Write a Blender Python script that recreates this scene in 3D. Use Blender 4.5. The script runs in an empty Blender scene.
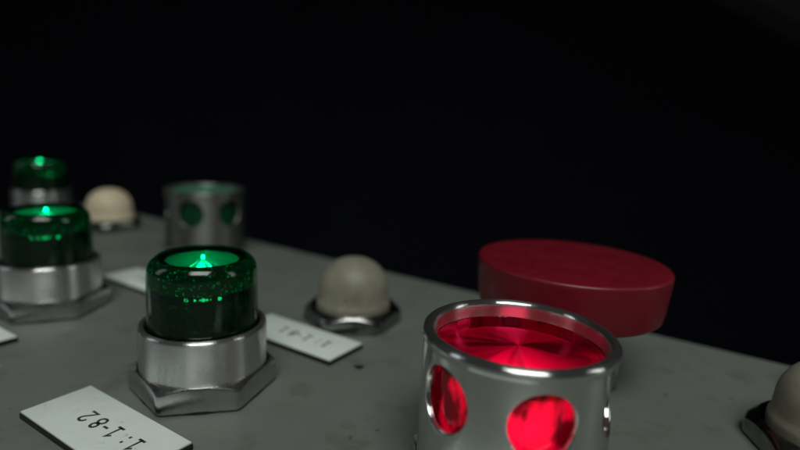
# Close-up of an old control panel: green signal lamps, guarded indicator lamps,
# cream push buttons, a red mushroom button and engraved label plates.  Lengths in mm, built in metres.
import bpy, bmesh, math, random
from mathutils import Vector, Matrix
random.seed(7)
MM = 0.001
scene = bpy.context.scene
COL = scene.collection
PI = math.pi
R = math.radians

# ------------------------------------------------------------------ materials
def new_mat(name):
    m = bpy.data.materials.new(name); m.use_nodes = True
    nt = m.node_tree
    for n in list(nt.nodes): nt.nodes.remove(n)
    out = nt.nodes.new('ShaderNodeOutputMaterial')
    return m, nt, out

def N(nt, typ, **kw):
    n = nt.nodes.new(typ)
    for k, v in kw.items():
        if k in n.inputs: n.inputs[k].default_value = v
        else: setattr(n, k, v)
    return n

def L(nt, a, b): nt.links.new(a, b)

def noise(nt, scale, detail=4, rough=.6, vec=None):
    if vec is None:
        tc = N(nt, 'ShaderNodeTexCoord'); vec = tc.outputs['Object']
    n = N(nt, 'ShaderNodeTexNoise', Scale=scale, Detail=detail, Roughness=rough)
    L(nt, vec, n.inputs['Vector'])
    return n.outputs['Fac']

def ramp(nt, fac, stops):
    r = N(nt, 'ShaderNodeValToRGB')
    e = r.color_ramp.elements
    while len(e) < len(stops): e.new(.5)
    for k, (p, c) in enumerate(stops):
        e[k].position = p
        e[k].color = (c, c, c, 1) if not isinstance(c, tuple) else (*c, 1)
    L(nt, fac, r.inputs['Fac'])
    return r.outputs['Color']

def bump(nt, height, strength, dist):
    b = N(nt, 'ShaderNodeBump', Strength=strength, Distance=dist)
    L(nt, height, b.inputs['Height'])
    return b.outputs['Normal']

def mixc(nt, fac, a, b):
    m = N(nt, 'ShaderNodeMix', data_type='RGBA')
    if isinstance(fac, float): m.inputs[0].default_value = fac
    else: L(nt, fac, m.inputs[0])
    for s, v in ((6, a), (7, b)):
        if isinstance(v, tuple): m.inputs[s].default_value = (*v, 1)
        else: L(nt, v, m.inputs[s])
    return m.outputs[2]

def worn(name, base, rough, metal=0., col2=None, scale=300., dirt=None, bump_s=.0, spec=.5, coat=0., rough2=None):
    """A principled surface with mottled colour, uneven gloss and a fine relief."""
    m, nt, out = new_mat(name)
    p = N(nt, 'ShaderNodeBsdfPrincipled', Metallic=metal)
    p.inputs['Specular IOR Level'].default_value = spec
    p.inputs['Coat Weight'].default_value = coat
    f = noise(nt, scale)
    c = mixc(nt, ramp(nt, f, [(.35, 0.), (.7, 1.)]), base, col2 or tuple(x * .8 for x in base))
    if dirt:
        d = ramp(nt, noise(nt, dirt[1], 6, .65), [(dirt[2], 0.), (dirt[2] + .07, 1.)])
        c = mixc(nt, d, c, dirt[0])
    L(nt, c, p.inputs['Base Color'])
    g = noise(nt, scale * 2.3, 5)
    rr = N(nt, 'ShaderNodeMapRange'); L(nt, g, rr.inputs['Value'])
    rr.inputs['From Min'].default_value = .3; rr.inputs['From Max'].default_value = .75
    rr.inputs['To Min'].default_value = rough; rr.inputs['To Max'].default_value = rough2 or min(1, rough * 1.5)
    L(nt, rr.outputs[0], p.inputs['Roughness'])
    if bump_s:
        L(nt, bump(nt, noise(nt, scale * 8, 3), bump_s, .0002), p.inputs['Normal'])
    L(nt, p.outputs[0], out.inputs['Surface'])
    return m

def turned(name, base, col2, rough, aniso, dirt=None, scale=420., dull=.0):
    """Metal turned on a lathe: fine rings round the axis stretch the highlights along it."""
    m, nt, out = new_mat(name)
    g = N(nt, 'ShaderNodeBsdfAnisotropic', Anisotropy=aniso)
    tg = N(nt, 'ShaderNodeTangent', direction_type='RADIAL', axis='Z')
    L(nt, tg.outputs[0], g.inputs['Tangent'])
    c = mixc(nt, ramp(nt, noise(nt, scale), [(.35, 0.), (.7, 1.)]), base, col2)
    if dirt:
        d = ramp(nt, noise(nt, dirt[1], 6, .65), [(dirt[2], 0.), (dirt[2] + .07, 1.)])
        c = mixc(nt, d, c, dirt[0])
    L(nt, c, g.inputs['Color'])
    L(nt, ramp(nt, noise(nt, 180, 5), [(.3, rough), (.75, min(1, rough * 1.45))]), g.inputs['Roughness'])
    L(nt, bump(nt, noise(nt, scale * 5, 3), .10, .0002), g.inputs['Normal'])
    d = N(nt, 'ShaderNodeBsdfDiffuse'); L(nt, c, d.inputs['Color'])
    mx = N(nt, 'ShaderNodeMixShader'); mx.inputs[0].default_value = dull
    L(nt, g.outputs[0], mx.inputs[1]); L(nt, d.outputs[0], mx.inputs[2])
    L(nt, mx.outputs[0], out.inputs['Surface'])
    return m

def panel_paint():
    m, nt, out = new_mat('grey_green_panel_paint')
    p = N(nt, 'ShaderNodeBsdfPrincipled')
    p.inputs['Specular IOR Level'].default_value = .35
    big = ramp(nt, noise(nt, 28, 5, .6), [(.3, 0.), (.72, 1.)])
    c = mixc(nt, big, (.190, .206, .187), (.146, .158, .143))
    fine = ramp(nt, noise(nt, 900, 3, .6), [(.35, 0.), (.75, 1.)])
    c = mixc(nt, fine, c, (.168, .182, .164))
    specks = ramp(nt, noise(nt, 330, 2, .5), [(.715, 0.), (.76, 1.)])
    c = mixc(nt, specks, c, (.10, .10, .09))
    dust = ramp(nt, noise(nt, 520, 2, .5), [(.735, 0.), (.79, 1.)])
    c = mixc(nt, dust, c, (.30, .31, .29))
    stain = ramp(nt, noise(nt, 75, 6, .7), [(.53, 0.), (.68, .65)])
    c = mixc(nt, stain, c, (.118, .116, .098))
    tc = N(nt, 'ShaderNodeTexCoord')
    for rot_, sc_ in ((.7, 60), (2.1, 45)):      # hair-fine scratches
        mp = N(nt, 'ShaderNodeMapping'); mp.inputs['Rotation'].default_value = (0, 0, rot_); mp.inputs['Scale'].default_value = (1, 22, 1)
        L(nt, tc.outputs['Object'], mp.inputs['Vector'])
        c = mixc(nt, ramp(nt, noise(nt, sc_, 2, .5, mp.outputs[0]), [(.735, 0.), (.76, .5)]), c, (.27, .28, .26))
    L(nt, c, p.inputs['Base Color'])
    L(nt, ramp(nt, noise(nt, 60, 5), [(.3, .46), (.7, .62)]), p.inputs['Roughness'])
    L(nt, bump(nt, noise(nt, 1500, 3), .25, .0001), p.inputs['Normal'])
    L(nt, p.outputs[0], out.inputs['Surface'])
    return m

def clear_shell(name, tint, ior=1.5, rough=.06):
    """Thin coloured plastic: tinted see-through plus a clean surface reflection."""
    m, nt, out = new_mat(name)
    t = N(nt, 'ShaderNodeBsdfTransparent', Color=(*tint, 1))
    g = N(nt, 'ShaderNodeBsdfGlossy', Color=(1, 1, 1, 1), Roughness=rough)
    L(nt, bump(nt, noise(nt, 500, 3), .06, .0002), g.inputs['Normal'])
    f = N(nt, 'ShaderNodeFresnel', IOR=ior)
    geo = N(nt, 'ShaderNodeNewGeometry')
    inv = N(nt, 'ShaderNodeMath', operation='SUBTRACT'); inv.inputs[0].default_value = 1
    L(nt, geo.outputs['Backfacing'], inv.inputs[1])
    mul = N(nt, 'ShaderNodeMath', operation='MULTIPLY')
    L(nt, f.outputs[0], mul.inputs[0]); L(nt, inv.outputs[0], mul.inputs[1])
    mx = N(nt, 'ShaderNodeMixShader')
    L(nt, mul.outputs[0], mx.inputs[0]); L(nt, t.outputs[0], mx.inputs[1]); L(nt, g.outputs[0], mx.inputs[2])
    L(nt, mx.outputs[0], out.inputs['Surface'])
    return m

def ray_pattern(nt, freq, stops, twist=0.):
    """Moulded wedges: a value that changes with the direction from the axis only."""
    tc = N(nt, 'ShaderNodeTexCoord')
    fl = N(nt, 'ShaderNodeVectorMath', operation='MULTIPLY'); fl.inputs[1].default_value = (1, 1, 0)
    L(nt, tc.outputs['Object'], fl.inputs[0])
    nm = N(nt, 'ShaderNodeVectorMath', operation='NORMALIZE'); L(nt, fl.outputs[0], nm.inputs[0])
    if twist:
        sc = N(nt, 'ShaderNodeVectorMath', operation='MULTIPLY_ADD'); L(nt, tc.outputs['Object'], sc.inputs[0])
        sc.inputs[1].default_value = (twist, twist, twist); L(nt, nm.outputs[0], sc.inputs[2]); nm = sc
    return ramp(nt, noise(nt, freq, 2, .6, nm.outputs[0]), stops)

def ring_height(nt, pitch):
    tc = N(nt, 'ShaderNodeTexCoord')
    fl = N(nt, 'ShaderNodeVectorMath', operation='MULTIPLY'); fl.inputs[1].default_value = (1, 1, 0)
    L(nt, tc.outputs['Object'], fl.inputs[0])
    ln = N(nt, 'ShaderNodeVectorMath', operation='LENGTH'); L(nt, fl.outputs[0], ln.inputs[0])
    m = N(nt, 'ShaderNodeMath', operation='MULTIPLY'); L(nt, ln.outputs['Value'], m.inputs[0]); m.inputs[1].default_value = 2 * PI / pitch
    sn = N(nt, 'ShaderNodeMath', operation='SINE'); L(nt, m.outputs[0], sn.inputs[0])
    return sn.outputs[0]

def grooved(name, diffuse, gloss, rough, aniso, gl_mix, trans=None, tr_mix=0., rays=None, refr=0.):
    """Disc turned with fine concentric grooves: highlights run along the radius."""
    m, nt, out = new_mat(name)
    tg = N(nt, 'ShaderNodeTangent', direction_type='RADIAL', axis='Z')
    g = N(nt, 'ShaderNodeBsdfAnisotropic', Color=(*gloss, 1), Roughness=rough, Anisotropy=aniso)
    L(nt, tg.outputs[0], g.inputs['Tangent'])
    d = N(nt, 'ShaderNodeBsdfDiffuse', Color=(*diffuse, 1))
    base = d.outputs[0]
    if trans:
        t = N(nt, 'ShaderNodeBsdfTranslucent', Color=(*trans, 1))
        if rays:
            f = ray_pattern(nt, *rays)
            L(nt, mixc(nt, f, tuple(x * .12 for x in trans), trans), t.inputs['Color'])
        mx = N(nt, 'ShaderNodeMixShader')
        mx.inputs[0].default_value = tr_mix
        L(nt, d.outputs[0], mx.inputs[1]); L(nt, t.outputs[0], mx.inputs[2]); base = mx.outputs[0]
    if refr:
        rf = N(nt, 'ShaderNodeBsdfRefraction', IOR=1.35, Roughness=.12, Color=(*[min(1, x * 1.5 + .1) for x in trans], 1))
        L(nt, bump(nt, ring_height(nt, .0006), 1., .00009), rf.inputs['Normal'])
        m3 = N(nt, 'ShaderNodeMixShader'); m3.inputs[0].default_value = refr
        L(nt, base, m3.inputs[1]); L(nt, rf.outputs[0], m3.inputs[2]); base = m3.outputs[0]
    mx = N(nt, 'ShaderNodeMixShader'); mx.inputs[0].default_value = gl_mix
    L(nt, base, mx.inputs[1]); L(nt, g.outputs[0], mx.inputs[2])
    L(nt, mx.outputs[0], out.inputs['Surface'])
    return m

def moulded(name, dark, bright, tr_mix, scale=220., lo=.42, hi=.56):
    """Coloured moulded plastic body that lets lamp light through unevenly; the noise stands in for dark reflected shapes."""
    m, nt, out = new_mat(name)
    tc = N(nt, 'ShaderNodeTexCoord')
    mp = N(nt, 'ShaderNodeMapping'); mp.inputs['Scale'].default_value = (1.6, 1.6, .9); mp.inputs['Rotation'].default_value = (.5, .3, 0)
    L(nt, tc.outputs['Object'], mp.inputs['Vector'])
    n = noise(nt, scale, 3, .5, mp.outputs[0])
    f = ramp(nt, n, [(lo, 0.), (hi, 1.)])
    d = N(nt, 'ShaderNodeBsdfDiffuse', Color=(*dark, 1))
    t = N(nt, 'ShaderNodeBsdfTranslucent')
    L(nt, mixc(nt, f, tuple(x * .10 for x in bright), bright), t.inputs['Color'])
    mx = N(nt, 'ShaderNodeMixShader'); mx.inputs[0].default_value = tr_mix
    L(nt, d.outputs[0], mx.inputs[1]); L(nt, t.outputs[0], mx.inputs[2])
    g = N(nt, 'ShaderNodeBsdfGlossy', Roughness=.12)
    L(nt, bump(nt, n, .6, .0006), g.inputs['Normal'])
    fr = N(nt, 'ShaderNodeFresnel', IOR=1.5)
    m2 = N(nt, 'ShaderNodeMixShader')
    L(nt, fr.outputs[0], m2.inputs[0]); L(nt, mx.outputs[0], m2.inputs[1]); L(nt, g.outputs[0], m2.inputs[2])
    L(nt, m2.outputs[0], out.inputs['Surface'])
    return m

def speckled(name, dark, bright, spark=.30, base=.014):
    """Dark green plastic full of tiny clear facets that sparkle when lit from inside."""
    m, nt, out = new_mat(name)
    tc = N(nt, 'ShaderNodeTexCoord')
    wn = N(nt, 'ShaderNodeTexNoise', Scale=1400., Detail=2)
    L(nt, tc.outputs['Object'], wn.inputs['Vector'])
    wm = N(nt, 'ShaderNodeVectorMath', operation='MULTIPLY_ADD')
    L(nt, wn.outputs['Color'], wm.inputs[0]); wm.inputs[1].default_value = (.0011, .0011, .0011); L(nt, tc.outputs['Object'], wm.inputs[2])
    v = N(nt, 'ShaderNodeTexVoronoi', Scale=1500.); v.feature = 'F1'
    L(nt, wm.outputs[0], v.inputs['Vector'])
    near = ramp(nt, v.outputs['Distance'], [(.10, 1.), (.46, 0.)])
    sep = N(nt, 'ShaderNodeSeparateColor'); L(nt, v.outputs['Color'], sep.inputs['Color'])
    pick = ramp(nt, sep.outputs[0], [(.45, .02), (.97, 1.)])
    mul = N(nt, 'ShaderNodeMath', operation='MULTIPLY'); L(nt, near, mul.inputs[0]); L(nt, pick, mul.inputs[1])
    add = N(nt, 'ShaderNodeMath', operation='MULTIPLY_ADD'); L(nt, mul.outputs[0], add.inputs[0]); add.inputs[1].default_value = spark; add.inputs[2].default_value = base
    t = N(nt, 'ShaderNodeBsdfTranslucent')
    L(nt, mixc(nt, add.outputs[0], (0, 0, 0), bright), t.inputs['Color'])
    d = N(nt, 'ShaderNodeBsdfDiffuse', Color=(*dark, 1))
    mx = N(nt, 'ShaderNodeMixShader'); mx.inputs[0].default_value = .7
    L(nt, d.outputs[0], mx.inputs[1]); L(nt, t.outputs[0], mx.inputs[2])
    L(nt, mx.outputs[0], out.inputs['Surface'])
    return m

def lamp_mat(name, color, strength):
    m, nt, out = new_mat(name)
    e = N(nt, 'ShaderNodeEmission', Color=(*color, 1), Strength=strength)
    L(nt, e.outputs[0], out.inputs['Surface'])
    return m

def cream_plastic(name, c1, c2, c3):
    m, nt, out = new_mat(name)
    p = N(nt, 'ShaderNodeBsdfPrincipled', Roughness=.5)
    p.inputs['Subsurface Weight'].default_value = .25
    p.inputs['Subsurface Radius'].default_value = (.004, .003, .002)
    p.inputs['Subsurface Scale'].default_value = .5
    c = mixc(nt, ramp(nt, noise(nt, 160, 5, .65), [(.35, 0.), (.7, 1.)]), c1, c2)
    grime = ramp(nt, noise(nt, 420, 4, .7), [(.62, 0.), (.72, 1.)])
    c = mixc(nt, grime, c, c3)
    L(nt, c, p.inputs['Base Color'])
    L(nt, bump(nt, noise(nt, 900, 3), .12, .0002), p.inputs['Normal'])
    L(nt, p.outputs[0], out.inputs['Surface'])
    return m

M = dict(
    panel=panel_paint(),
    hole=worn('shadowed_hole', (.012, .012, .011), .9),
    satin=turned('satin_nickel', (.74, .74, .73), (.68, .68, .67), .23, .66, ((.34, .33, .30), 260., .70), dull=.06),
    chrome=turned('polished_chrome', (.70, .71, .70), (.64, .65, .64), .17, .66, ((.40, .37, .28), 340., .73), 260., dull=.04),
    tarnished=turned('tarnished_nickel', (.23, .24, .225), (.17, .175, .16), .42, .5, ((.10, .095, .08), 200., .6), dull=.2),
    nut_metal=worn('dull_nickel', (.56, .56, .55), .22, 1., (.50, .50, .49), 420., ((.20, .18, .15), 260., .68), .06, rough2=.30),
    dark_chrome=worn('dull_blackened_chrome', (.33, .33, .325), .17, 1., (.22, .22, .215), 300., ((.07, .07, .06), 280., .60), .08, rough2=.30),
    gasket_rubber=worn('black_rubber_gasket', (.012, .012, .012), .7),  # rubber seal, black by its own colour
    liner=worn('black_green_insert', (.003, .012, .008), .35),
    green_shell=clear_shell('clear_green_plastic', (.05, .58, .40), 1.5, .11),
    green_glint=moulded('green_glint_dots', (.003, .08, .04), (.02, .9, .45), .8, 500., .3, .5),
    green_prism=grooved('grooved_green_prism', (.004, .20, .10), (.06, .95, .50), .40, .78, .45, (.012, .80, .42), .85, (7., [(.40, 0.), (.58, 1.)], 330.), .36),
    green_facet=worn('green_facet', (.02, .50, .26), .12, 0., (.01, .35, .17), 300.),
    led=lamp_mat('lit_green_led', (.025, 1, .64), 40.),
    led_streak=lamp_mat('green_streak_emitter', (.02, 1, .50), 34.),
    green_sleeve=speckled('speckled_green_body', (.002, .020, .012), (.02, .85, .46)),
    green_sleeve_dim=speckled('dimmed_green_body', (.002, .014, .009), (.02, .85, .46), .07, .005),  # same plastic, LED falloff put into a darker, less speckled copy
    bulb=lamp_mat('lit_bulb', (1, .26, .38), 34.),
    red_disc=grooved('grooved_red_lens', (.09, .001, .010), (1., .02, .11), .30, .66, .46, (.95, .006, .105), .9, (1.15, [(.40, 0.), (.56, 1.)], 25.)),
    red_body=moulded('moulded_red_body', (.14, .002, .012), (.85, .007, .085), .75, 150., .43, .57),
    green_disc=grooved('grooved_green_lens', (.07, .25, .16), (.4, .8, .6), .34, .6, .3),
    green_body=moulded('moulded_green_body', (.004, .075, .028), (.02, .5, .15), .3),
    red_plastic=worn('matt_red_plastic', (.182, .005, .014), .32, 0., (.160, .0045, .012), 90., ((.13, .010, .016), 700., .74), .10, .45, rough2=.55),
    cream=cream_plastic('cream_plastic', (.78, .67, .48), (.70, .59, .42), (.54, .43, .29)),
    grimy_cream=cream_plastic('grimy_cream_plastic', (.31, .29, .23), (.21, .195, .15), (.14, .12, .085)),
    label_white=worn('white_engraving_plastic', (.82, .87, .86), .42, 0., (.76, .81, .80), 160., ((.42, .43, .40), 300., .66), .06, .4),
    label_black=worn('black_engraving_core', (.012, .012, .013), .45),
    ink=worn('engraved_black_fill', (.045, .05, .05), .6),
    wall=worn('dark_wall_paint', (.034, .037, .068), .9, 0., (.026, .028, .052), 3.),
    beam=worn('dull_grey_beam_paint', (.22, .225, .20), .8, 0., (.17, .175, .155), 12.),
    stem=worn('dark_steel_stem', (.10, .10, .10), .4, 1.),
)

# ------------------------------------------------------------------ mesh helpers
def link(name, bm, mat, parent=None, smooth=35.):
    bmesh.ops.remove_doubles(bm, verts=bm.verts, dist=1e-7)
    bmesh.ops.recalc_face_normals(bm, faces=bm.faces)
    me = bpy.data.meshes.new(name); bm.to_mesh(me); bm.free()
    if smooth:
        me.shade_smooth()
        me.set_sharp_from_angle(angle=R(smooth))
    mats = mat if isinstance(mat, (list, tuple)) else [mat]
    for m in mats: me.materials.append(m)
    o = bpy.data.objects.new(name, me); COL.objects.link(o)
    if parent: o.parent = parent
    return o

def az(a, r=1.):                       # azimuth: 0 faces the near side of the panel (-y), + to the right
    return Vector((math.sin(a) * r, -math.cos(a) * r, 0))

def revolve(prof, seg=128, rmod=None):
    """Surface of revolution of a (radius, height) profile in mm; rmod(angle, k) may change a point."""
    bm = bmesh.new(); rings = []
    for k, (r, z) in enumerate(prof):
        if r < 1e-6:
            rings.append([bm.verts.new((0, 0, z * MM))]); continue
        vs = []
        for j in range(seg):
            a = 2 * PI * j / seg
            rr, zz = rmod(a, k, r, z) if rmod else (r, z)
            p = az(a, rr * MM); p.z = zz * MM
            vs.append(bm.verts.new(p))
        rings.append(vs)
    for a, b in zip(rings, rings[1:]):
        for j in range(seg):
            q = [a[j % len(a)], a[(j + 1) % len(a)], b[(j + 1) % len(b)], b[j % len(b)]]
            u = []
            for v in q:
                if v not in u: u.append(v)
            if len(u) >= 3: bm.faces.new(u)
    return bm

def arc(cx, cz, r, a0, a1, n=8):
    return [(cx + r * math.cos(R(a0 + (a1 - a0) * k / n)), cz + r * math.sin(R(a0 + (a1 - a0) * k / n))) for k in range(n + 1)]

def hex_nut(Rc, h, r_cham, r_in, rot, z_in=None, slope=30., edge=.35, seg=240, skirt=.0, rnd=.25):
    """Hexagon with conical chamfer on top (scalloped upper edge); Rc = corner radius."""
    ap = Rc * math.cos(PI / 6)
    def hr(a, rnd):
        t = (a - rot) % (PI / 3) - PI / 6
        r = ap / math.cos(t)
        return min(r, Rc - rnd)
    tn = math.tan(R(slope))
    bm = bmesh.new(); rings = []
    def add(fn):
        vs = []
        for j in range(seg):
            a = 2 * PI * j / seg
            r, z = fn(a); p = az(a, r * MM); p.z = z * MM; vs.append(bm.verts.new(p))
        rings.append(vs)
    add(lambda a: (r_in, (z_in if z_in is not None else h) - 0.0))
    add(lambda a: (r_in, h))
    add(lambda a: (r_cham - .15, h))
    add(lambda a: (r_cham + .12, h - .05))
    def top(a, inset, drop):
        r = hr(a, rnd) - inset
        return r, min(h - .06, h - max(0, r - r_cham) * tn) - drop
    for k in range(1, 4):
        add(lambda a, k=k: ((r_cham + .12) + (top(a, edge, 0)[0] - r_cham - .12) * k / 3,
                            min(h - .06, h - max(0, (r_cham + .12) + (top(a, edge, 0)[0] - r_cham - .12) * k / 3 - r_cham) * tn)))
    add(lambda a: top(a, edge * .35, edge * .12))
    add(lambda a: top(a, 0, edge * .8))
    add(lambda a: (hr(a, rnd), .5))
    add(lambda a: (hr(a, rnd) - .35 + skirt, 0.05))
    for a, b in zip(rings, rings[1:]):
        for j in range(seg):
            bm.faces.new((a[j], a[(j + 1) % seg], b[(j + 1) % seg], b[j]))
    return bm

def bevel_box(sx, sy, sz, b=.15, seg=2):
    """Box standing on z=0, centred in x and y."""
    bm = bmesh.new()
    bmesh.ops.create_cube(bm, size=1)
    for v in bm.verts: v.co = Vector((v.co.x * sx, v.co.y * sy, (v.co.z + .5) * sz)) * MM
    bmesh.ops.bevel(bm, geom=list(bm.edges), offset=b * MM, segments=seg, affect='EDGES', profile=.5)
    return bm

def pierced_tube(Ro, Ri, z0, z1, hz, hr, n_holes, rot, nphi=64):
    """Tube wall with round holes (softly rounded hole edges), between z0 and z1."""
    bm = bmesh.new()
    half = PI / n_holes * Ro                      # half sector as arc length on the outer skin
    top, bot = z1 - hz, hz - z0
    phis = []
    corner = [math.atan2(top, half), PI - math.atan2(top, half), PI + math.atan2(bot, half), 2 * PI - math.atan2(bot, half)]
    base = [2 * PI * k / nphi for k in range(nphi)]
    phis = sorted(set(base + corner))
    def to_rect(p):
        c, s = math.cos(p), math.sin(p); t = 1e9
        if c > 1e-9: t = min(t, half / c)
        if c < -1e-9: t = min(t, -half / c)
        if s > 1e-9: t = min(t, top / s)
        if s < -1e-9: t = min(t, -bot / s)
        return t * c, t * s
    for h in range(n_holes):
        a0 = rot + 2 * PI * h / n_holes
        loops = []
        def loop(kind, f, rad):
            vs = []
            for p in phis:
                rx, rz = to_rect(p)
                hx, hzz = math.cos(p) * kind, math.sin(p) * kind
                x, z = hx + (rx - hx) * f, hzz + (rz - hzz) * f
                q = az(a0 + x / Ro, rad * MM); q.z = (z + hz) * MM
                vs.append(bm.verts.new(q))
            loops.append(vs)
        e = .35
        for f in (1., .8, .6, .4, .22, .1): loop(hr + e, f, Ro)
        loop(hr + e, 0, Ro); loop(hr + e * .45, 0, Ro - .06); loop(hr + e * .12, 0, Ro - .2); loop(hr, 0, Ro - .42)
        loop(hr, 0, Ri)
        for f in (.15, .4, .7, 1.): loop(hr, f, Ri)
        n = len(phis)
        for a, b in zip(loops, loops[1:]):
            for j in range(n):
                bm.faces.new((a[j], a[(j + 1) % n], b[(j + 1) % n], b[j]))
    return bm

def join_bm(a, b):
    me = bpy.data.meshes.new('tmp'); b.to_mesh(me); b.free(); a.from_mesh(me); bpy.data.meshes.remove(me)
    return a

# ------------------------------------------------------------------ bookkeeping
def tag(o, label, cat, group=None):
    o['label'] = label; o['category'] = cat
    if group: o['group'] = group
    return o

def thing(name, x, y, label, cat, group=None):
    o = bpy.data.objects.new(name, None); COL.objects.link(o)
    o.empty_display_size = .005
    o.location = (x * MM, y * MM, 0)
    return tag(o, label, cat, group)

def dup(root, x, y, label, rotz=0., swap=None):
    """Copy of a thing with copies of its parts and sub-parts."""
    r = root.copy(); COL.objects.link(r); r['label'] = label
    r.location = (x * MM, y * MM, 0); r.rotation_euler = (0, 0, rotz)
    for ch in list(root.children):
        c = ch.copy(); COL.objects.link(c); c.parent = r
        for g in list(ch.children):
            d = g.copy(); COL.objects.link(d); d.parent = c
    return r

# ------------------------------------------------------------------ the panel
TH = R(-32.2)                                     # direction of the panel's far edge
U = Vector((math.cos(TH), math.sin(TH), 0)); W = Vector((-U.y, U.x, 0))
E0 = Vector((-17.5, 214.5, 0))                    # a point on the far edge
bm = bmesh.new()
Lx, Ly, T, rr = 900., 330., 60., 2.2              # rounded top edges, folded sheet box
prof = [(-Ly + rr, 0)] + []
sec = [(-Ly, -T), ] + [(-Ly + rr - rr * math.cos(R(a)), -rr + rr * math.sin(R(a))) for a in range(0, 91, 15)]
sec += [(-rr + rr * math.sin(R(a)), -rr + rr * math.cos(R(a))) for a in range(0, 91, 15)] + [(0, -T)]
rows = []
for s in (-187., 420.):
    rows.append([bm.verts.new((E0 + U * s + W * d + Vector((0, 0, z))) * MM) for d, z in sec])
for j in range(len(sec) - 1): bm.faces.new((rows[0][j], rows[0][j + 1], rows[1][j + 1], rows[1][j]))
bm.faces.new(rows[0]); bm.faces.new(rows[1]); bm.faces.new((rows[0][0], rows[1][0], rows[1][-1], rows[0][-1]))
panel = link('panel', bm, M['panel'], None, 40)
panel['kind'] = 'structure'
bm = revolve([(0, .06), (.95, .06), (1.15, .02), (1.2, 0)], 32, lambda a, k, r, z: (r * (1 + .12 * math.sin(3 * a + 1)), z))
hole = link('screw_hole', bm, M['hole'], panel)
hole.location = (-7.8 * MM, 121.7 * MM, 0)

# ------------------------------------------------------------------ green signal lamps
def make_signal_lamp(x, y, rot, label):
    t = thing('signal_lamp', x, y, label, 'signal lamp', 'green signal lamps on hexagonal sockets')
    g = link('gasket', revolve([(0, .5), (12.7, .5), (12.9, .3), (12.9, 0)], 96), M['gasket_rubber'], t)
    n = link('hex_nut', hex_nut(15.1, 5.3, 12.95, 12.0, rot, z_in=4.), M['nut_metal'], t, 28)
    n.location.z = .3 * MM
    prof = [(12.75, 4.6)] + [(12.75, 5.2), (12.75, 9)] + [(12.75, 13.6)] + arc(12.05, 13.9, .7, 0, 90, 6) + arc(11.95, 14.15, .45, 90, 180, 5) + [(11.5, 12), (11.45, 9), (9, 8.8), (0, 8.8)]
    link('socket', revolve(prof), M['satin'], t, 30)
    # transparent dome cap with rounded shoulder
    lens = [(11.15, 9.0), (11.1, 13), (10.95, 20), (10.8, 25.2)] + arc(7.5, 25.6, 3.25, 0, 78, 12) + [(6.2, 29.05), (4.2, 29.22), (2, 29.3), (0, 29.32)]
    cap = link('lens_cap', revolve(lens), M['green_shell'], t, 50)
    link('inner_sleeve', revolve([(0, 9.0), (10.85, 9.0), (10.75, 16), (10.62, 21.75)]), M['green_sleeve_dim'], cap, 40)
    up_ = [(10.6, 23.0), (10.5, 25.2)] + arc(7.6, 25.5, 2.85, 5, 72, 8) + [(7.9, 28.1), (7.3, 27.8), (7.2, 27.62)]
    link('inner_sleeve', revolve(up_), M['green_sleeve'], cap, 40)
    link('prism_disc', revolve([(0, 27.72), (2, 27.7), (4.5, 27.68), (6.0, 27.62), (7.2, 27.62)], 240, lambda a, k, r, z: (r, z + (.10 * math.cos(24 * a) * r / 6 if 1 <= k <= 3 else 0))), M['green_prism'], cap, 60)
    def dotted_ring(name, prof, azs, half_a, seg=480):
        """Black ring with facet glints and their reflection put in as clear dots."""
        bm = revolve(prof, seg); bm.faces.ensure_lookup_table(); nrow = len(prof) - 1
        for f_ in bm.faces:
            c_ = f_.calc_center_median(); a_ = math.degrees(math.atan2(c_.x, -c_.y))
            rr_ = math.hypot(c_.x, c_.y) / MM; zz_ = c_.z / MM
            s0, s1 = prof[0], prof[-1]
            v = ((rr_ - s0[0]) * (s1[0] - s0[0]) + (zz_ - s0[1]) * (s1[1] - s0[1])) / ((s1[0] - s0[0]) ** 2 + (s1[1] - s0[1]) ** 2) * 2 - 1
            for a0, w_ in azs:
                da = ((a_ - a0 + 180) % 360 - 180) / (half_a * w_)
                if da * da + (v / .75 / w_) ** 2 < 1: f_.material_index = 1
        return link(name, bm, [M['liner'], M['green_glint']], cap, 60)
    line = lambda a_, b_, n_: [(a_[0] + (b_[0] - a_[0]) * k / n_, a_[1] + (b_[1] - a_[1]) * k / n_) for k in range(n_ + 1)]
    rnd_ = random.Random(3)
    dotted_ring('facet_glint_ring', line((7.25, 27.85), (8.3, 28.02), 8), [(20 + 13.3 * k, .6 + .4 * rnd_.random()) for k in range(27)], 3.2)
    dotted_ring('facet_glint_ring', line((10.6, 23.0), (10.62, 21.75), 10), [(b_ + d_, w_) for b_ in (20, 140, 260) for d_, w_ in ((-17, .9), (-8.5, .5), (-3, .45), (0, .85), (3.5, .5), (7, .4), (16, .85))], 2.3)  # lower row: reflected facets and LED put in as clear dots
    link('led', revolve([(0, 25.0), (.8, 24.8), (1.2, 24.0), (1.2, 19.5), (0, 19.2)], 24), M['led'], cap, 60)
    link('led_streak', revolve([(0, 28.5)] + [(.28 * math.sin(R(a)), 28.22 + .28 * math.cos(R(a))) for a in range(15, 91, 15)] + [(.28, 27.75)], 24), M['led_streak'], cap, 60)  # added emitter above the disc, makes the LED's streak
    return t
lamp = make_signal_lamp(-39.97, 109.56, R(-15), 'lit green signal lamp nearest the front, beside the label plate engraved 1:1-82')
dup(lamp, -97.74, 149.44, 'lit green signal lamp standing between the nearest lamp and the farthest one', R(10))
dup(lamp, -176.61, 267.84, 'farthest and smallest green signal lamp, blurred, behind the other lamp at the left', R(33))

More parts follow.
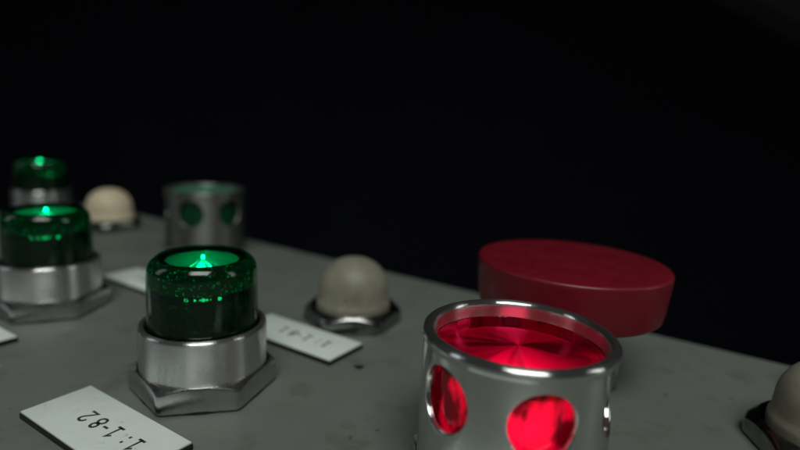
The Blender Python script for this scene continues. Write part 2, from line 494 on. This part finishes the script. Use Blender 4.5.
# ------------------------------------------------------------------ guarded indicator lamps
def make_indicator(x, y, rot, label, metal, disc, body, lit):
    t = thing('indicator_lamp', x, y, label, 'indicator lamp', 'indicator lamps in pierced chrome guards')
    link('hex_nut', hex_nut(17.0, 4.2, 15.0, 13.9, R(8)), M['nut_metal'], t, 28)
    zt = 24.6
    bm = pierced_tube(15., 14.1, 8.5, zt, 18.4, 4.95, 6, rot)
    low = revolve([(14.1, 8.5), (14.1, 4.1), (15., 4.1), (15., 8.5)], 128)
    bm = join_bm(bm, low)
    rim = [(15., zt), (15., zt + .2), (15.04, zt + .4), (15.15, zt + .6)] + arc(14.3, zt + 1.15, .95, -15, 90, 12) + arc(14.25, zt + 1.2, .9, 90, 178, 8) + [(13.33, zt + .5), (13.35, zt - .2), (13.3, zt - .7), (14.1, zt - .8)]
    bm = join_bm(bm, revolve(rim, 192))
    link('guard', bm, metal, t, 32)
    rb = [(13.2, 4.4), (13.2, 23.75), (13.3, 23.85)]
    b = link('lens_body', revolve(rb, 128), body, t, 40)
    p0 = b.data.polygons[len(b.data.polygons) // 4]
    if p0.normal.x * p0.center.x + p0.normal.y * p0.center.y < 0: b.data.flip_normals()
    link('lens_disc', revolve([(0, 24.0), (1.5, 23.92), (4, 23.6), (8, 22.9), (11.6, 22.25), (12.9, 22.0), (13.15, 21.5)] if lit else [(0, 26.1), (5, 26.1), (9, 26.0), (12., 25.7), (13.2, 25.3), (13.3, 22.7)], 160), disc, t, 60)
    if lit:
        p = az(R(-11), 7.4)
        s = bmesh.new(); bmesh.ops.create_uvsphere(s, u_segments=20, v_segments=12, radius=1.6 * MM)
        o = link('bulb', s, M['bulb'], t, 60); o.location = (p.x * MM, p.y * MM, 18.0 * MM)
    return t
red = make_indicator(19.72, 82.45, R(4), 'large red lit indicator lamp in a pierced chrome guard at the front', M['chrome'], M['red_disc'], M['red_body'], True)
make_indicator(-78.24, 217.8, R(-2), 'small far green indicator lamp in a pierced metal guard, behind the front green lamp', M['tarnished'], M['green_disc'], M['green_body'], False)

# ------------------------------------------------------------------ cream push buttons
def make_button(x, y, rot, label, plastic):
    t = thing('push_button', x, y, label, 'push button', 'cream push buttons in hexagonal collars')
    n = link('hex_collar', hex_nut(14.7, 5.0, 11.95, 11.6, rot, z_in=1.0, slope=40., edge=.6, rnd=.75), M['dark_chrome'], t, 30)
    link('gasket', revolve([(11.45, .4), (11.45, 1.3), (9.5, 1.2), (0, 1.2)], 96), M['gasket_rubber'], t)
    dome = [(10.55, 1.2), (10.55, 5.6), (10.45, 6.3), (10.15, 6.8), (10.0, 7.6), (9.95, 8.6), (9.85, 9.6)]
    n_ = 18
    for k in range(1, n_ + 1):
        a = R(90 * k / n_)
        dome.append((9.85 * math.cos(a) ** .86 if k < n_ else 0, 9.6 + 8.9 * math.sin(a)))
    link('cap', revolve(dome, 96), plastic, t, 60)
    return t
make_button(-12.27, 152.45, R(-25), 'grimy cream domed push button just behind the label plate in the middle', M['grimy_cream'])
make_button(-136.25, 254.28, R(20), 'small blurred clean cream push button in the far left, between green lamps', M['cream'])
make_button(83.0, 95.2, R(-65), 'cream push button cut by the right picture edge, in a dark hexagonal collar', M['grimy_cream'])

# ------------------------------------------------------------------ red mushroom button
t = thing('mushroom_button', 39.6, 122.4, 'large dull red mushroom push button behind the red indicator lamp', 'push button')
link('collar', hex_nut(13.0, 4., 11.2, 9.5, R(5)), M['dark_chrome'], t, 30)
link('stem', revolve([(9.4, .2), (9.4, 15.), (10.2, 16.2), (10.2, 19.)], 96), M['stem'], t)
head = [(0, 17.9), (16, 17.9), (19.3, 17.9)] + arc(19.3, 18.9, 1.0, -90, 0, 6) + [(20.5, 20), (20.9, 24), (21.15, 27.3)] + arc(20.35, 27.9, .8, 0, 82, 8) + [(17, 29.0), (10, 29.3), (5, 29.5), (0, 29.55)]
link('head', revolve(head, 160), M['red_plastic'], t, 45)

# ------------------------------------------------------------------ label plates
GLYPH = {  # strokes on a 2 x 3.3 mm cell, origin at the glyph's centre
    '1': [[(-.65, .95), (0, 1.6), (0, -1.6)], [(-.75, -1.6), (.75, -1.6)]],
    '2': [[(-.85, .9), (-.7, 1.35), (-.25, 1.62), (.3, 1.6), (.75, 1.3), (.85, .85), (.6, .3), (-.9, -1.6), (.95, -1.6)]],
    '8': [[(0, .12), (-.6, .4), (-.72, .9), (-.45, 1.45), (0, 1.62), (.45, 1.45), (.72, .9), (.6, .4), (0, .12), (-.7, -.25), (-.9, -.8), (-.6, -1.4), (0, -1.62), (.6, -1.4), (.9, -.8), (.7, -.25), (0, .12)]],
    '-': [[(-.5, 0), (.5, 0)]],
    ':': [[(0, .75), (0, .95)], [(0, -1.0), (0, -.8)]],
}
def lettering(text, steps, parent, width=.48):
    """Engraved filled strokes; drawn so that the text reads from the far side of the panel."""
    bm = bmesh.new(); h = 1.5
    for ch, px in zip(text, steps):
        for st in GLYPH[ch]:
            pts = [Vector((x * .92 + px, y * .95, 0)) for x, y in st]
            n = len(pts); left, right = [], []
            closed = (pts[0] - pts[-1]).length < 1e-6
            for k, p in enumerate(pts):
                a = pts[k - 1] if k else (pts[-2] if closed else p); b = pts[(k + 1)] if k < n - 1 else (pts[1] if closed else p)
                d1 = (p - a).normalized() if (p - a).length > 1e-6 else (b - p).normalized()
                d2 = (b - p).normalized() if (b - p).length > 1e-6 else d1
                d = (d1 + d2).normalized(); nn = Vector((-d.y, d.x, 0))
                w = width / 2 / max(.55, nn.dot(Vector((-d1.y, d1.x, 0))))
                ext = Vector((0, 0, 0))
                if not closed and k == 0: ext = -d * width * .35
                if not closed and k == n - 1: ext = d * width * .35
                left.append(p + nn * w + ext); right.append(p - nn * w + ext)
            ring = []
            for l, r_ in zip(left, right):
                ring.append([bm.verts.new((Vector((q.x, q.y, z))) * MM) for q, z in ((l, h - .04), (l, h + .03), (r_, h + .03), (r_, h - .04))])
            for a, b in zip(ring, ring[1:]):
                for j in range(4): bm.faces.new((a[j], a[(j + 1) % 4], b[(j + 1) % 4], b[j]))
            bm.faces.new(ring[0]); bm.faces.new(ring[-1])
    bmesh.ops.recalc_face_normals(bm, faces=bm.faces)
    me = bpy.data.meshes.new('lettering'); bm.to_mesh(me); bm.free(); me.materials.append(M['ink'])
    o = bpy.data.objects.new('lettering', me); COL.objects.link(o); o.parent = parent
    o.rotation_euler = (0, 0, PI)                # upside down for this viewer
    return o

LW, LH = 32.6, 13.2
def label_plate(cx, cy, ang, label, text, steps=None):
    t = thing('label_plate', cx, cy, label, 'label plate', 'white label plates on the panel')
    t.rotation_euler = (0, 0, ang)
    link('core', bevel_box(LW, LH, 1.05, .08), M['label_black'], t, 30)
    f = bevel_box(LW - .35, LH - .35, .44, .10)
    bmesh.ops.translate(f, verts=f.verts, vec=(0, 0, 1.052 * MM))
    link('face', f, M['label_white'], t, 30)
    if text: lettering(text, steps, t)
    return t
def plate_from_tr(trx, try_, ang, label, text, steps=None):
    u = Vector((math.cos(ang), math.sin(ang))); s = Vector((u.y, -u.x))
    c = Vector((trx, try_)) - u * LW / 2 + s * LH / 2
    return label_plate(c.x, c.y, ang, label, text, steps)
ST = [-9.4, -7.0, -3.2, -.8, 1.5, 5.1]
plate_from_tr(-33.6, 86.2, R(-32.6), 'white label plate in front of the nearest green lamp, engraved 1:1-82', '1:1-82', ST)
plate_from_tr(-7.7, 132.3, R(-32.2), 'white label plate before the middle cream button, with blurred engraving', '1:1-81', ST)
plate_from_tr(-63.4, 170.0, R(-32.2), 'white label plate half hidden behind the nearest green lamp', '1:1-81', ST)
plate_from_tr(-90.8, 125.2, R(-32.2), 'corner of a white label plate at the left picture edge, under the second green lamp', None)

plate_from_tr(26.5, 60.5, R(-32.2), 'unseen white label plate added in front of the red indicator lamp, for its guard to mirror', None)  # out of view, added so the red guard has something to reflect

# ------------------------------------------------------------------ camera
f, p, r, H = 552.96, 0.192377, 0.054957, 58.345
cd = bpy.data.cameras.new('camera'); cam = bpy.data.objects.new('camera', cd); COL.objects.link(cam)
F = Vector((0, math.cos(p), -math.sin(p))); Up = Vector((0, math.sin(p), math.cos(p))); Rt = Vector((1, 0, 0))
right = Rt * math.cos(r) + Up * math.sin(r); up = Up * math.cos(r) - Rt * math.sin(r)
cam.matrix_world = Matrix(((right.x, up.x, -F.x, 0), (right.y, up.y, -F.y, 0), (right.z, up.z, -F.z, H * MM), (0, 0, 0, 1)))
cd.sensor_width = 36; cd.lens = f / 800 * 36
cd.clip_start = .002; cd.clip_end = 50
cd.dof.use_dof = True; cd.dof.focus_distance = .096; cd.dof.aperture_fstop = 9.5
scene.camera = cam

# ------------------------------------------------------------------ light: a dim room, soft lamp overhead and in front
w = bpy.data.worlds.new('World'); scene.world = w; w.use_nodes = True
bg = w.node_tree.nodes['Background']
bg.inputs['Color'].default_value = (.011, .012, .012, 1); bg.inputs['Strength'].default_value = 1

def area(name, loc, target, sx, sy, power, color):
    l = bpy.data.lights.new(name, 'AREA'); l.shape = 'RECTANGLE'; l.size = sx; l.size_y = sy
    l.energy = power; l.color = color; l.spread = R(110)
    o = bpy.data.objects.new(name, l); COL.objects.link(o); o.location = loc
    d = Vector(target) - Vector(loc); o.rotation_euler = d.to_track_quat('-Z', 'Y').to_euler()
    return o
area('ceiling_lamp', (.05, -.34, .70), (0, .12, 0), .46, .38, 1.42, (.94, 1.0, .93))
area('left_side_light', (-1.0, .0, .45), (0, .12, 0), .22, .6, .15, (.92, .95, 1.0))  # unseen side source, added for the bands on the turned metal
area('right_side_light', (1.05, .0, .45), (0, .12, 0), .22, .6, .27, (.95, 1.0, .95))  # counterpart on the right, also unseen, added for the reflected bars

# ------------------------------------------------------------------ dark room behind the panel
BEAM = ((861., 1500., 408.), (1011., 1500., 346.))   # lower edge of a beam far behind (mm)
bm = bmesh.new()
vs = [bm.verts.new(p_) for p_ in ((-3, 2.2, -1.5), (3, 2.2, -1.5), (3, 2.2, 2.5), (-3, 2.2, 2.5))]
bm.faces.new(vs)
wall = link('back_wall', bm, M['wall'], None, 0); wall['kind'] = 'structure'
bm = bmesh.new()
a_, b_ = Vector(BEAM[0]) * MM, Vector(BEAM[1]) * MM
dr = (b_ - a_).normalized(); upv = Vector((0, 1, 0)).cross(dr) * -1
ring = []
for e_ in (a_ - dr * .5, b_ + dr * .9):
    ring.append([bm.verts.new(e_ + upv * u_ + Vector((0, y_, 0))) for u_, y_ in ((0, 0), (.25, 0), (.25, .12), (0, .12))])
for k in range(4): bm.faces.new((ring[0][k], ring[0][(k + 1) % 4], ring[1][(k + 1) % 4], ring[1][k]))
bm.faces.new(ring[0]); bm.faces.new(ring[1])
beam = link('ceiling_beam', bm, M['beam'], None, 0); beam['kind'] = 'structure'

scene.render.engine = 'CYCLES'
scene.cycles.use_denoising = True
scene.cycles.max_bounces = 10; scene.cycles.transparent_max_bounces = 16
scene.cycles.sample_clamp_indirect = 4
scene.view_settings.view_transform = 'Standard'; scene.view_settings.look = 'None'
scene.view_settings.exposure = 0; scene.view_settings.gamma = 1
